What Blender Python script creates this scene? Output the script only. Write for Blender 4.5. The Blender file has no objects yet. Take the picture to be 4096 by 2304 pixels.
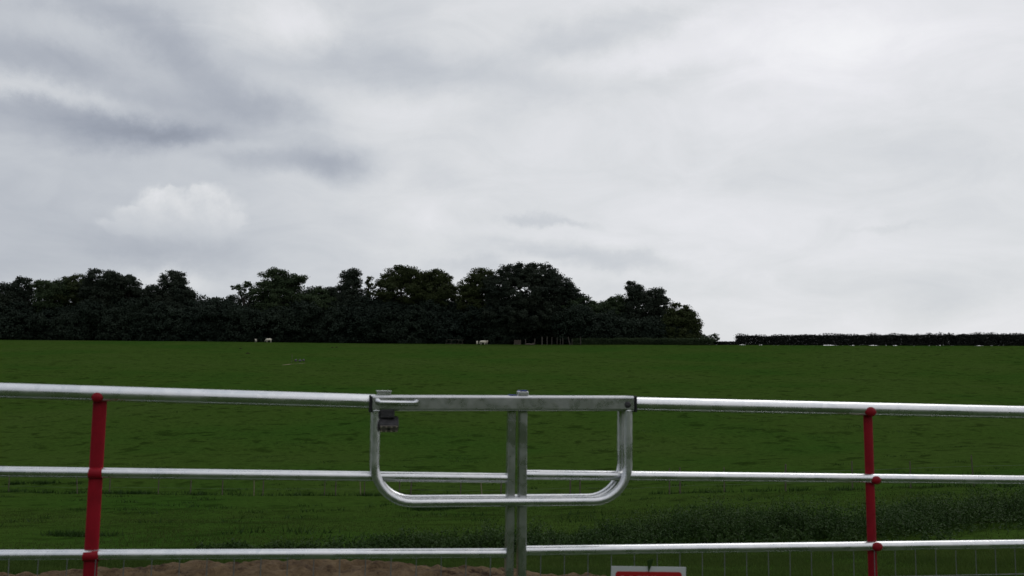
import bpy, bmesh, math, random
import numpy as np
from mathutils import Vector, Matrix

S = bpy.context.scene
COL = S.collection
rng = np.random.default_rng(7)
random.seed(7)

# ---------------------------------------------------------------- camera
FPX = 3548.0                       # focal length in photo pixels (photo 4096 wide)
CAMZ = 1.35
PITCH = math.atan(378 / FPX)
ROLL = 0.0158
Fv = np.array([0, math.cos(PITCH), math.sin(PITCH)])
U0 = np.array([0, -math.sin(PITCH), math.cos(PITCH)])
R0 = np.array([1.0, 0, 0])
Rv = R0 * math.cos(ROLL) + U0 * math.sin(ROLL)
Uv = U0 * math.cos(ROLL) - R0 * math.sin(ROLL)
CAM = np.array([0, 0, CAMZ])
cam_d = bpy.data.cameras.new('camera')
cam = bpy.data.objects.new('camera', cam_d)
COL.objects.link(cam)
cam.matrix_world = Matrix(((Rv[0], Uv[0], -Fv[0], 0), (Rv[1], Uv[1], -Fv[1], 0), (Rv[2], Uv[2], -Fv[2], CAMZ), (0, 0, 0, 1)))
cam_d.sensor_width = 36
cam_d.lens = 36 * FPX / 4096
cam_d.clip_start = 0.05
cam_d.clip_end = 8000
cam_d.dof.use_dof = True
cam_d.dof.focus_distance = 90
cam_d.dof.aperture_fstop = 7.0
S.camera = cam

def ray(px, py):
    d = Fv + Rv * (px - 2048) / FPX - Uv * (py - 1152) / FPX
    return d

def azel(px, py):
    d = ray(px, py); d = d / np.linalg.norm(d)
    return math.atan2(d[0], d[1]), math.asin(d[2])

# ---------------------------------------------------------------- node helpers
def lin(c):
    return tuple(((v / 255) / 12.92 if v / 255 <= 0.04045 else ((v / 255 + 0.055) / 1.055) ** 2.4) for v in c)

class NT:
    def __init__(self, tree):
        self.t = tree; self.n = tree.nodes; self.l = tree.links
    def new(self, typ, **kw):
        n = self.n.new(typ)
        for k, v in kw.items():
            if k.startswith('i_'):
                key = k[2:]
                key = int(key) if key.isdigit() else key.replace('_', ' ')
                n.inputs[key].default_value = v
            else:
                setattr(n, k, v)
        return n
    def link(self, a, b):
        self.l.new(a, b)
    def math(self, op, a, b=None, c=None, clamp=False):
        n = self.n.new('ShaderNodeMath'); n.operation = op; n.use_clamp = clamp
        for i, v in enumerate((a, b, c)):
            if v is None: continue
            if isinstance(v, (int, float)): n.inputs[i].default_value = v
            else: self.l.new(v, n.inputs[i])
        return n.outputs[0]
    def maprange(self, v, a, b, c, d, smooth=True):
        n = self.n.new('ShaderNodeMapRange')
        n.interpolation_type = 'SMOOTHSTEP' if smooth else 'LINEAR'
        self.l.new(v, n.inputs[0])
        for i, x in enumerate((a, b, c, d)): n.inputs[i + 1].default_value = x
        return n.outputs[0]
    def ramp(self, fac, stops, interp='LINEAR'):
        n = self.n.new('ShaderNodeValToRGB'); cr = n.color_ramp; cr.interpolation = interp
        while len(cr.elements) < len(stops): cr.elements.new(0.5)
        for e, (p, c) in zip(cr.elements, stops):
            e.position = p; e.color = (*c[:3], 1)
        self.l.new(fac, n.inputs[0])
        return n.outputs[0]
    def noise(self, vec, scale, detail=3, rough=0.5, dist=0.0, out=0):
        n = self.n.new('ShaderNodeTexNoise')
        n.inputs['Scale'].default_value = scale; n.inputs['Detail'].default_value = detail
        n.inputs['Roughness'].default_value = rough; n.inputs['Distortion'].default_value = dist
        if vec is not None: self.l.new(vec, n.inputs['Vector'])
        return n.outputs[out]
    def mix(self, fac, a, b):
        n = self.n.new('ShaderNodeMix'); n.data_type = 'RGBA'
        for sock, v in ((n.inputs[0], fac), (n.inputs[6], a), (n.inputs[7], b)):
            if isinstance(v, (int, float)): sock.default_value = v
            elif isinstance(v, tuple): sock.default_value = (*v[:3], 1)
            else: self.l.new(v, sock)
        return n.outputs[2]

# ---------------------------------------------------------------- world: overcast sky
SUN_EL, SUN_AZ = math.radians(48), math.radians(35)      # azimuth from +Y toward +X
W = bpy.data.worlds.new('World'); S.world = W; W.use_nodes = True
w = NT(W.node_tree); w.n.clear()
out = w.new('ShaderNodeOutputWorld')
sky = w.new('ShaderNodeTexSky', sky_type='NISHITA', sun_disc=False, sun_elevation=SUN_EL, sun_rotation=SUN_AZ)
bg1 = w.new('ShaderNodeBackground'); bg1.inputs[1].default_value = 0.08
w.link(sky.outputs[0], bg1.inputs[0])
tc = w.new('ShaderNodeTexCoord')
sep = w.new('ShaderNodeSeparateXYZ'); w.link(tc.outputs['Generated'], sep.inputs[0])
az = w.math('ARCTAN2', sep.outputs[0], sep.outputs[1])
el = w.math('ARCSINE', sep.outputs[2])
comb = w.new('ShaderNodeCombineXYZ'); w.link(az, comb.inputs[0]); w.link(el, comb.inputs[1])
# planar projection for streaky cloud layers
den = w.math('ADD', w.math('MAXIMUM', sep.outputs[2], 0.0), 0.22)
pc = w.new('ShaderNodeCombineXYZ')
w.link(w.math('DIVIDE', sep.outputs[0], den), pc.inputs[0]); w.link(w.math('DIVIDE', sep.outputs[1], den), pc.inputs[1])
# domain warp
nz = w.new('ShaderNodeTexNoise'); nz.inputs['Scale'].default_value = 8.0; nz.inputs['Detail'].default_value = 8; nz.inputs['Roughness'].default_value = 0.66
w.link(comb.outputs[0], nz.inputs['Vector'])
vs = w.new('ShaderNodeVectorMath', operation='SUBTRACT'); w.link(nz.outputs['Color'], vs.inputs[0]); vs.inputs[1].default_value = (0.5, 0.5, 0.5)
vm = w.new('ShaderNodeVectorMath', operation='MULTIPLY'); w.link(vs.outputs[0], vm.inputs[0]); vm.inputs[1].default_value = (0.13, 0.065, 0)
va = w.new('ShaderNodeVectorMath', operation='ADD'); w.link(comb.outputs[0], va.inputs[0]); w.link(vm.outputs[0], va.inputs[1])
nz2 = w.new('ShaderNodeTexNoise'); nz2.inputs['Scale'].default_value = 26.0; nz2.inputs['Detail'].default_value = 6; nz2.inputs['Roughness'].default_value = 0.6
w.link(comb.outputs[0], nz2.inputs['Vector'])
vs2 = w.new('ShaderNodeVectorMath', operation='SUBTRACT'); w.link(nz2.outputs['Color'], vs2.inputs[0]); vs2.inputs[1].default_value = (0.5, 0.5, 0.5)
vm2 = w.new('ShaderNodeVectorMath', operation='MULTIPLY'); w.link(vs2.outputs[0], vm2.inputs[0]); vm2.inputs[1].default_value = (0.036, 0.032, 0)
va2 = w.new('ShaderNodeVectorMath', operation='ADD'); w.link(comb.outputs[0], va2.inputs[0]); w.link(vm2.outputs[0], va2.inputs[1])

def blob(px, py, rx, ry, amt, rot=0.0, inner=0.1, outer=1.5, warp=None):
    a, e = azel(px, py)
    m = w.new('ShaderNodeMapping', vector_type='TEXTURE')
    w.link((warp or va).outputs[0], m.inputs['Vector'])
    m.inputs['Location'].default_value = (a, e, 0)
    m.inputs['Rotation'].default_value = (0, 0, rot)
    m.inputs['Scale'].default_value = (rx / FPX, ry / FPX, 1)
    L = w.new('ShaderNodeVectorMath', operation='LENGTH'); w.link(m.outputs[0], L.inputs[0])
    return w.maprange(L.outputs['Value'], inner, outer, amt, 0.0)

# brightness in display units (0..1)
val = w.maprange(az, math.radians(-32), math.radians(14), 0.762, 0.892)
BL = [  # darker bodies
 (110, 210, 300, 90, -0.05, 0.0), (60, 60, 260, 60, -0.015, 0.0), (480, 60, 420, 80, -0.05, -0.25), (640, 180, 420, 80, -0.055, -0.35), (420, 300, 300, 70, -0.05, -0.2), (800, 320, 330, 80, -0.04, -0.25),
 (520, 470, 500, 100, -0.09, 0.13), (580, 530, 320, 66, -0.08, 0.16), (990, 575, 170, 36, 0.045, 0.1), (800, 520, 250, 55, -0.045, 0.05), (250, 460, 220, 45, -0.04, -0.05),
 (1060, 430, 240, 90, -0.05, -0.15), (1170, 620, 310, 70, -0.10, 0.03), (1370, 680, 150, 62, -0.07, -0.15), (1480, 240, 430, 110, -0.065, -0.05),
 (1800, 270, 260, 90, -0.03, 0.0), (2380, 130, 400, 75, -0.08, 0.15), (2700, 50, 160, 60, -0.03, 0.0), (2750, 290, 260, 60, -0.045, 0.1),
 (2250, 340, 400, 80, -0.04, 0.0), (2120, 868, 120, 26, -0.06, 0.0), (2270, 888, 100, 20, -0.05, -0.1),
 (2220, 1000, 280, 38, -0.055, -0.05), (2480, 1060, 260, 42, -0.08, -0.1), (700, 1010, 360, 60, -0.05, -0.1),
 (3950, 720, 500, 330, -0.035, 0.0), (3750, 1160, 650, 90, -0.045, 0.0), (3120, 640, 800, 120, -0.025, 0.0),
 (1900, 1085, 170, 45, -0.06, 0.0), (150, 1000, 400, 200, -0.02, 0.0), (3560, 930, 160, 16, -0.03, 0.0), (2500, 1170, 400, 50, -0.03, 0.0),
 (700, 960, 700, 140, -0.02, 0.0), (1720, 700, 110, 55, -0.03, 0.0),
 # brighter bodies
 (1150, 60, 260, 120, 0.10, 0.0), (2950, 170, 600, 150, 0.045, 0.0), (3400, 230, 500, 200, 0.035, 0.0),
 (120, 340, 300, 40, 0.04, -0.15), (500, 420, 500, 40, 0.045, -0.03), (1700, 850, 300, 200, 0.03, 0.0),
 (1550, 470, 260, 100, 0.04, 0.0), (650, 1110, 150, 45, 0.06, 0.0), (2050, 920, 300, 30, 0.02, 0.0), (80, 90, 250, 60, 0.03, 0.0),
]
for (px, py, rx, ry, amt, rot) in BL:
    val = w.math('ADD', val, blob(px, py, rx, ry, amt, rot))
# one bright cumulus: sharp bumpy top, soft grey foot
cu = None
for (px, py, rx, ry) in [(640, 822, 100, 84), (835, 815, 120, 88), (560, 870, 120, 50), (740, 890, 210, 80), (470, 905, 95, 32), (905, 870, 75, 52), (690, 768, 45, 38), (800, 762, 50, 36), (600, 800, 50, 45)]:
    b = blob(px, py, rx, ry, 1.0, 0, 0.70, 1.16, va2)
    cu = b if cu is None else w.math('MAXIMUM', cu, b)
foot = w.maprange(el, azel(650, 1010)[1], azel(650, 770)[1], 0.0, 1.0)
cu = w.math('MULTIPLY', cu, foot)
n_layers = w.noise(pc.outputs[0], 2.2, 7, 0.58, 0.6)
val = w.math('ADD', val, w.math('MULTIPLY', w.math('SUBTRACT', n_layers, 0.5), 0.07))
st_ = w.new('ShaderNodeVectorMath', operation='MULTIPLY'); w.link(comb.outputs[0], st_.inputs[0]); st_.inputs[1].default_value = (1, 2.4, 1)
n_f = w.noise(st_.outputs[0], 7, 8, 0.6, 0.9)
val = w.math('ADD', val, w.math('MULTIPLY', w.math('SUBTRACT', n_f, 0.5), 0.12))
mixv = w.new('ShaderNodeMix', data_type='FLOAT')
w.link(w.math('MULTIPLY', cu, 0.85), mixv.inputs[0]); w.link(val, mixv.inputs[2]); w.link(w.math('ADD', 0.868, w.math('MULTIPLY', w.math('SUBTRACT', w.noise(comb.outputs[0], 34, 5, 0.6), 0.5), 0.24)), mixv.inputs[3])
val = mixv.outputs[0]
colr = w.ramp(val, [(0.50, lin((120, 126, 140))), (0.62, lin((157, 163, 175))), (0.70, lin((178, 183, 192))), (0.78, lin((198, 202, 208))),
                    (0.86, lin((219, 221, 224))), (0.93, lin((235, 235, 239))), (1.0, lin((250, 250, 252)))])
bg2 = w.new('ShaderNodeBackground')
w.link(w.maprange(el, math.radians(24), math.radians(65), 1.0, 1.5), bg2.inputs[1])
w.link(colr, bg2.inputs[0])
ms = w.new('ShaderNodeMixShader'); ms.inputs[0].default_value = 0.95
w.link(bg1.outputs[0], ms.inputs[1]); w.link(bg2.outputs[0], ms.inputs[2]); w.link(ms.outputs[0], out.inputs[0])

sun_d = bpy.data.lights.new('sun', 'SUN'); sun_d.energy = 0.5; sun_d.angle = math.radians(25); sun_d.color = (1, 0.97, 0.93)
sun = bpy.data.objects.new('sun', sun_d); COL.objects.link(sun)
sdir = Vector((math.sin(SUN_AZ) * math.cos(SUN_EL), math.cos(SUN_AZ) * math.cos(SUN_EL), math.sin(SUN_EL)))
sun.rotation_euler = sdir.to_track_quat('Z', 'Y').to_euler()

S.view_settings.view_transform = 'Standard'; S.view_settings.look = 'None'
S.view_settings.exposure = 0; S.view_settings.gamma = 1
S.render.film_transparent = False
S.cycles.max_bounces = 6; S.cycles.diffuse_bounces = 3; S.cycles.glossy_bounces = 3
S.cycles.use_denoising = True

# ---------------------------------------------------------------- object helpers
def tag(o, label=None, cat=None, group=None, kind=None):
    if label: o['label'] = label
    if cat: o['category'] = cat
    if group: o['group'] = group
    if kind: o['kind'] = kind
    return o

def thing(name, label, cat, loc=(0, 0, 0), group=None):
    o = bpy.data.objects.new(name, None); COL.objects.link(o)
    o.location = [float(v) for v in loc]; o.empty_display_size = 0.2
    return tag(o, label, cat, group)

class MB:
    """collects geometry for ONE mesh"""
    def __init__(self):
        self.v = []; self.f = []; self.n = 0
    def add(self, V, Fs):
        V = np.asarray(V, float).reshape(-1, 3)
        self.v.append(V)
        self.f.extend([tuple(int(i) + self.n for i in f) for f in Fs])
        self.n += len(V)
    def tube(self, pts, r, seg=12, cap=True, flat=None, side=None):
        pts = [np.array(p, float) for p in pts]; n = len(pts)
        rs = r if hasattr(r, '__len__') else [r] * n
        V = []; Fs = []
        up = None
        for i, p in enumerate(pts):
            a = pts[max(i - 1, 0)]; b = pts[min(i + 1, n - 1)]
            d = b - a; d = d / (np.linalg.norm(d) + 1e-12)
            if up is None:
                ref = np.array(side, float) if side is not None else (np.array([0, 0, 1.0]) if abs(d[2]) < 0.9 else np.array([1.0, 0, 0]))
            else: ref = up
            u = ref - d * ref.dot(d); u /= np.linalg.norm(u); up = u
            v = np.cross(d, u)
            ru, rv_ = (rs[i], rs[i]) if flat is None else (rs[i], rs[i] * flat)
            for k in range(seg):
                t = 2 * math.pi * k / seg
                V.append(p + u * math.cos(t) * ru + v * math.sin(t) * rv_)
        for i in range(n - 1):
            for k in range(seg):
                k2 = (k + 1) % seg
                Fs.append((i * seg + k, i * seg + k2, (i + 1) * seg + k2, (i + 1) * seg + k))
        if cap:
            Fs.append(tuple(range(seg))[::-1]); Fs.append(tuple((n - 1) * seg + k for k in range(seg)))
        self.add(V, Fs)
    def box(self, c, sx, sy, sz, ax=(1, 0, 0), ay=(0, 1, 0), az_=(0, 0, 1), bevel=0.0):
        bm = bmesh.new(); bmesh.ops.create_cube(bm, size=1)
        for v in bm.verts: v.co = Vector((v.co.x * sx, v.co.y * sy, v.co.z * sz))
        if bevel: bmesh.ops.bevel(bm, geom=list(bm.edges) + list(bm.verts), offset=bevel, segments=3, affect='EDGES', profile=0.5)
        ax, ay, az_, c = (np.array(q, float) for q in (ax, ay, az_, c))
        V = [c + ax * v.co.x + ay * v.co.y + az_ * v.co.z for v in bm.verts]
        bm.verts.index_update()
        Fs = [tuple(v.index for v in f.verts) for f in bm.faces]
        bm.free(); self.add(V, Fs)
    def sphere(self, c, rx, ry, rz, ax=(1, 0, 0), ay=(0, 1, 0), az_=(0, 0, 1), u=14, v=9):
        bm = bmesh.new(); bmesh.ops.create_uvsphere(bm, u_segments=u, v_segments=v, radius=1)
        ax, ay, az_, c = (np.array(q, float) for q in (ax, ay, az_, c))
        V = [c + ax * q.co.x * rx + ay * q.co.y * ry + az_ * q.co.z * rz for q in bm.verts]
        bm.verts.index_update()
        Fs = [tuple(q.index for q in f.verts) for f in bm.faces]
        bm.free(); self.add(V, Fs)
    def build(self, name, mat, parent=None, smooth=True, kind=None, angle=50):
        V = np.concatenate(self.v)
        off = np.array(parent_loc(parent))
        me = bpy.data.meshes.new(name); me.from_pydata((V - off).tolist(), [], self.f); me.materials.append(mat)
        if smooth and angle == 50:
            me.polygons.foreach_set('use_smooth', [True] * len(me.polygons))
            if angle: me.set_sharp_from_angle(angle=math.radians(angle))
        o = bpy.data.objects.new(name, me); COL.objects.link(o)
        if parent is not None: o.parent = parent
        if kind: o['kind'] = kind
        return o

def parent_loc(p):
    l = Vector((0, 0, 0))
    while p is not None:
        l += Vector(p.location); p = p.parent
    return l

def fast_mesh(name, V, k, mat, parent=None, smooth=False):
    """V: (nfaces*k,3) unshared verts"""
    n = len(V); nf = n // k
    off = np.array(parent_loc(parent)); V = V - off
    me = bpy.data.meshes.new(name)
    me.vertices.add(n); me.vertices.foreach_set('co', V.astype(np.float32).ravel())
    me.loops.add(n); me.loops.foreach_set('vertex_index', np.arange(n, dtype=np.int32))
    me.polygons.add(nf); me.polygons.foreach_set('loop_start', np.arange(0, n, k, dtype=np.int32))
    me.materials.append(mat); me.update(calc_edges=True); me.validate()
    o = bpy.data.objects.new(name, me); COL.objects.link(o)
    if parent is not None: o.parent = parent
    return o

def quads(C, size, aspect, r, upbias=0.0, outward=None):
    """random oriented leaf diamonds at C; size array"""
    n = len(C)
    a = r.normal(size=(n, 3)); a /= np.linalg.norm(a, axis=1)[:, None]
    nrm = r.normal(size=(n, 3)); nrm[:, 2] = np.abs(nrm[:, 2]) + upbias
    if outward is not None:
        nrm = r.normal(size=(n, 3)) * 0.30 + outward / (np.linalg.norm(outward, axis=1)[:, None] + 1e-6)
    b = np.cross(nrm, a); b /= np.linalg.norm(b, axis=1)[:, None] + 1e-9
    s = size[:, None]
    j = r.uniform(0.75, 1.25, (n, 4))
    P = np.stack([C - a * s * j[:, :1], C + b * s * aspect * j[:, 1:2], C + a * s * j[:, 2:3], C - b * s * aspect * j[:, 3:4]], axis=1)
    return P.reshape(-1, 3)

def lattice(x, y, scale, seed):
    r = np.random.default_rng(seed); T = r.random((256, 256))
    X = np.asarray(x) / scale; Y = np.asarray(y) / scale
    xi = np.floor(X).astype(int); yi = np.floor(Y).astype(int)
    fx = X - xi; fy = Y - yi; fx = fx * fx * (3 - 2 * fx); fy = fy * fy * (3 - 2 * fy)
    g = lambda i, j: T[i % 256, j % 256]
    return (g(xi, yi) * (1 - fx) * (1 - fy) + g(xi + 1, yi) * fx * (1 - fy) + g(xi, yi + 1) * (1 - fx) * fy + g(xi + 1, yi + 1) * fx * fy) - 0.5

# ---------------------------------------------------------------- materials
def new_mat(name):
    m = bpy.data.materials.new(name); m.use_nodes = True
    t = NT(m.node_tree); b = m.node_tree.nodes['Principled BSDF']
    return m, t, b

def coords(t):
    return t.new('ShaderNodeTexCoord').outputs['Object'] if False else t.new('ShaderNodeNewGeometry').outputs['Position']

def mat_grass_ground():
    m, t, b = new_mat('pasture_turf'); p = coords(t)
    big = t.noise(p, 0.035, 4, 0.55); mid = t.noise(p, 0.55, 4, 0.55, 0.4); fine = t.noise(p, 2.2, 6, 0.7); vf = t.noise(p, 14, 5, 0.7)
    c = t.ramp(big, [(0.36, (0.021, 0.048, 0.0075)), (0.5, (0.026, 0.049, 0.0085)), (0.64, (0.029, 0.051, 0.010))])
    k = t.maprange(mid, 0.33, 0.47, 0.62, 1.04)
    k = t.math('MULTIPLY', k, t.maprange(fine, 0.28, 0.62, 0.72, 1.14))
    k = t.math('MULTIPLY', k, t.maprange(vf, 0.25, 0.7, 0.8, 1.18))
    cc = t.new('ShaderNodeVectorMath', operation='SCALE'); t.link(c, cc.inputs[0]); t.link(k, cc.inputs['Scale'])
    t.link(cc.outputs[0], b.inputs['Base Color'])
    b.inputs['Roughness'].default_value = 1.0; b.inputs['Specular IOR Level'].default_value = 0.0
    bp = t.new('ShaderNodeBump'); bp.inputs['Strength'].default_value = 0.8; bp.inputs['Distance'].default_value = 0.15
    t.link(t.math('ADD', t.math('MULTIPLY', fine, 0.8), t.math('MULTIPLY', vf, 0.25)), bp.inputs['Height']); t.link(bp.outputs[0], b.inputs['Normal'])
    return m

def mat_leaf(name, c1, c2, scale=0.25, transl=0.25, rough=0.6):
    m, t, b = new_mat(name)
    g = t.new('ShaderNodeNewGeometry')
    n = t.noise(g.outputs['Position'], scale, 3, 0.6)
    f = t.math('ADD', t.math('MULTIPLY', n, 0.9), t.math('MULTIPLY', g.outputs['Random Per Island'], 0.18))
    c = t.ramp(f, [(0.35, c1), (0.85, c2)])
    t.link(c, b.inputs['Base Color']); b.inputs['Roughness'].default_value = rough; b.inputs['Specular IOR Level'].default_value = 0.06
    tr = t.new('ShaderNodeBsdfTranslucent'); t.link(c, tr.inputs[0])
    mx = t.new('ShaderNodeMixShader'); mx.inputs[0].default_value = transl
    o = m.node_tree.nodes['Material Output']
    t.link(b.outputs[0], mx.inputs[1]); t.link(tr.outputs[0], mx.inputs[2]); t.link(mx.outputs[0], o.inputs[0])
    return m

def mat_simple(name, col, rough=0.7, metal=0.0, nscale=8, var=0.25, bump=0.0, spec=0.3):
    m, t, b = new_mat(name); p = coords(t)
    n = t.noise(p, nscale, 5, 0.65)
    c = t.ramp(n, [(0.3, tuple(v * (1 - var) for v in col)), (0.7, tuple(min(1, v * (1 + var)) for v in col))])
    t.link(c, b.inputs['Base Color']); b.inputs['Roughness'].default_value = rough; b.inputs['Metallic'].default_value = metal
    b.inputs['Specular IOR Level'].default_value = spec
    if bump:
        bp = t.new('ShaderNodeBump'); bp.inputs['Strength'].default_value = bump; bp.inputs['Distance'].default_value = 0.02
        t.link(n, bp.inputs['Height']); t.link(bp.outputs[0], b.inputs['Normal'])
    return m

def mat_galv(name='galvanised_steel', base=0.64, rough=0.25):
    m, t, b = new_mat(name); p = coords(t)
    vo = t.new('ShaderNodeTexVoronoi'); vo.inputs['Scale'].default_value = 55; t.link(p, vo.inputs['Vector'])
    n = t.noise(p, 9, 5, 0.7, 0.5); st = t.noise(p, 28, 4, 0.6)
    f = t.math('ADD', t.math('MULTIPLY', vo.outputs['Color'], 0.25), t.math('MULTIPLY', n, 0.75))
    c = t.ramp(f, [(0.3, (base * 0.84, base * 0.87, base * 0.90)), (0.55, (base, base * 1.01, base * 1.03)), (0.75, (base * 1.08, base * 1.09, base * 1.1))])
    sp = t.maprange(st, 0.68, 0.80, 0.0, 0.10)
    c = t.mix(sp, c, (0.16, 0.13, 0.10))
    t.link(c, b.inputs['Base Color']); b.inputs['Metallic'].default_value = 0.92
    t.link(t.maprange(n, 0.3, 0.7, rough - 0.07, rough + 0.12), b.inputs['Roughness'])
    bp = t.new('ShaderNodeBump'); bp.inputs['Strength'].default_value = 0.05; bp.inputs['Distance'].default_value = 0.0005
    t.link(t.noise(p, 60, 3, 0.5), bp.inputs['Height']); t.link(bp.outputs[0], b.inputs['Normal'])
    return m

def mat_soil():
    m, t, b = new_mat('bare_soil'); p = coords(t)
    n1 = t.noise(p, 3.5, 6, 0.7); n2 = t.noise(p, 38, 6, 0.75); n3 = t.noise(p, 110, 3, 0.6)
    f = t.math('ADD', t.math('MULTIPLY', n1, 0.55), t.math('MULTIPLY', n2, 0.45))
    c = t.ramp(f, [(0.40, (0.022, 0.013, 0.008)), (0.47, (0.066, 0.044, 0.024)), (0.60, (0.115, 0.080, 0.044))])
    c = t.mix(t.maprange(n3, 0.68, 0.73, 0, 0.8), c, (0.30, 0.24, 0.11))
    t.link(c, b.inputs['Base Color']); b.inputs['Roughness'].default_value = 0.95; b.inputs['Specular IOR Level'].default_value = 0.1
    bp = t.new('ShaderNodeBump'); bp.inputs['Strength'].default_value = 1.0; bp.inputs['Distance'].default_value = 0.03
    t.link(f, bp.inputs['Height']); t.link(bp.outputs[0], b.inputs['Normal'])
    return m

M_turf = mat_grass_ground()
M_soil = mat_soil()
M_blade = mat_leaf('grass_blade', (0.034, 0.060, 0.012), (0.062, 0.094, 0.020), 0.6, 0.35, 0.8)
M_tuss = mat_leaf('rank_grass', (0.012, 0.032, 0.006), (0.030, 0.060, 0.012), 0.6, 0.3, 0.6)
M_weed = mat_leaf('nettle_leaf', (0.018, 0.042, 0.009), (0.040, 0.070, 0.018), 1.5, 0.25, 0.55)
M_leafA = mat_leaf('oak_leaf', (0.024, 0.034, 0.012), (0.052, 0.064, 0.024), 0.10, 0.2)
M_leafB = mat_leaf('ash_leaf', (0.026, 0.042, 0.020), (0.054, 0.076, 0.036), 0.10, 0.2)
M_leafC = mat_leaf('dark_leaf', (0.018, 0.026, 0.019), (0.036, 0.045, 0.030), 0.10, 0.15)
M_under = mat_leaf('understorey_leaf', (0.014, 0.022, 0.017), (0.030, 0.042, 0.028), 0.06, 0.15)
M_hedge = mat_leaf('hedge_twig', (0.022, 0.024, 0.022), (0.040, 0.042, 0.034), 0.3, 0.1, 0.8)
M_bark = mat_simple('bark', (0.035, 0.03, 0.025), 0.9, 0, 3, 0.3)
M_galv = mat_galv()
M_galv_rough = mat_galv('galvanised_box_steel', 0.46, 0.27)
M_loop = mat_galv('galvanised_loop_steel', 0.62, 0.27)
M_red = mat_simple('red_paint', (0.22, 0.005, 0.013), 0.55, 0, 7, 0.28, 0.1, 0.15)
M_black = mat_simple('black_plastic', (0.012, 0.012, 0.014), 0.6, 0, 20, 0.2)
M_blue = mat_simple('blue_plastic', (0.02, 0.04, 0.22), 0.5, 0, 20, 0.2)
M_lock = mat_simple('weathered_lock_steel', (0.045, 0.043, 0.046), 0.5, 0.5, 60, 0.4, 0.3)
M_lockface = mat_simple('laminated_lock_face', (0.13, 0.11, 0.10), 0.6, 0.0, 60, 0.4, 0.3)
M_brass = mat_simple('worn_rivet', (0.42, 0.37, 0.29), 0.5, 0.0, 60, 0.3)
M_signw = mat_simple('sign_white', (0.42, 0.44, 0.44), 0.5, 0, 6, 0.08)
M_signr = mat_simple('sign_red', (0.30, 0.010, 0.012), 0.45, 0, 6, 0.1)
M_wood = mat_simple('weathered_timber', (0.085, 0.07, 0.055), 0.85, 0, 12, 0.35, 0.5)
M_woodd = mat_simple('dark_timber', (0.055, 0.05, 0.042), 0.9, 0, 12, 0.3, 0.5, 0.1)
M_woodp = mat_simple('pale_timber', (0.17, 0.14, 0.10), 0.85, 0, 12, 0.3, 0.5)
M_wire = mat_simple('mesh_wire', (0.13, 0.14, 0.14), 0.6, 0.3, 20, 0.2)
M_cow = mat_simple('cream_hide', (0.62, 0.57, 0.47), 0.8, 0, 2.5, 0.12)
M_hoof = mat_simple('hoof_horn', (0.05, 0.04, 0.035), 0.7)
M_snout = mat_simple('snout_skin', (0.25, 0.17, 0.15), 0.7)
M_stone = mat_simple('grey_stone', (0.075, 0.07, 0.078), 0.9, 0, 6, 0.3, 0.5)
M_mole = mat_simple('dark_earth', (0.016, 0.013, 0.009), 0.95, 0, 10, 0.3, 0.4, 0.0)
M_sand = mat_simple('pale_bare_earth', (0.15, 0.12, 0.07), 0.95, 0, 2, 0.3)
M_dgrass = mat_leaf('leaf_scrap', (0.02, 0.045, 0.01), (0.03, 0.06, 0.015))

# ---------------------------------------------------------------- terrain
PY = np.array([-3000, -700, -220, -100, -30, -12, 3, 8, 14, 20, 35, 57, 80], float)
PZ = np.array([60, 62, 44, 18, 0.0, -1.35, -1.35, -1.76, -2.66, -3.45, -5.1, -6.5, -6.0]) + CAMZ  # unseen hill behind the camera, added so the steel reflects dark ground
def crest(x):
    D = 300 - 85 * 1 / (1 + np.exp(-(x - 85) / 18.0))
    tanang = np.interp(x / D, [-0.58, -0.35, -0.15, 0.0, 0.12, 0.27, 0.58], [0.0386, 0.0405, 0.0412, 0.0425, 0.0445, 0.0462, 0.0500])
    H = D * tanang + CAMZ
    return D, H
def height(x, y):
    x = np.asarray(x, float); y = np.asarray(y, float)
    D, H = crest(x)
    z = np.interp(y, PY, PZ)
    # soft rounding of the valley floor
    t = np.clip((y - 80) / (D - 80), 0, None)
    z80 = PZ[-1]
    zf = z80 + (H - z80) * (0.9 * t + 0.1 * np.sqrt(np.clip(t, 0, 1)))
    d = y - D
    slope = 0.045
    zb = H + np.where(d < 30, slope * d - 0.0022 * d * d, slope * 30 - 0.0022 * 900 - 0.087 * (d - 30))
    zb = np.maximum(zb, -22 + 0 * x)
    z = np.where(y > 80, np.where(y > D, zb, zf), z)
    tilt = np.where(x > 0, 0.062, 0.02) * np.clip(x, -60, 45)
    fade = np.clip((y - 8) / 10, 0, 1) * np.clip((150 - y) / 90, 0, 1)
    z = z + tilt * fade
    # soft undulation
    amp = np.clip((y - 4) / 20, 0, 1)
    z = z + amp * (0.18 * lattice(x, y, 9, 3) + 0.10 * lattice(x, y, 3.1, 4)) * np.clip(1.3 - y / 280, 0.1, 1)
    # spoil bank just past the gate
    ax = np.clip((x + 5.2) / 3.0, 0, 1) * np.clip((2.4 - x) / 3.4, 0, 1)
    bank = 0.245 * ax * np.exp(-((y - 7.0 - 0.10 * x) / 0.85) ** 2)
    z = z + bank
    return z
def hz(x, y): return float(height(np.array([x]), np.array([y]))[0])

def ground_at(px, py, y0=6, y1=330):
    d = ray(px, py); d = d / d[1]
    ys = np.linspace(y0, y1, 6000)
    zs = CAMZ + d[2] * ys; hs = height(d[0] * ys, ys)
    k = np.where(zs <= hs)[0]
    yy = ys[k[0]] if len(k) else y1
    return np.array([d[0] * yy, yy, hz(d[0] * yy, yy)])

def at_depth(px, py, Y):
    d = ray(px, py); d = d / d[1]
    return np.array([d[0] * Y, Y, CAMZ + d[2] * Y])

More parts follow.
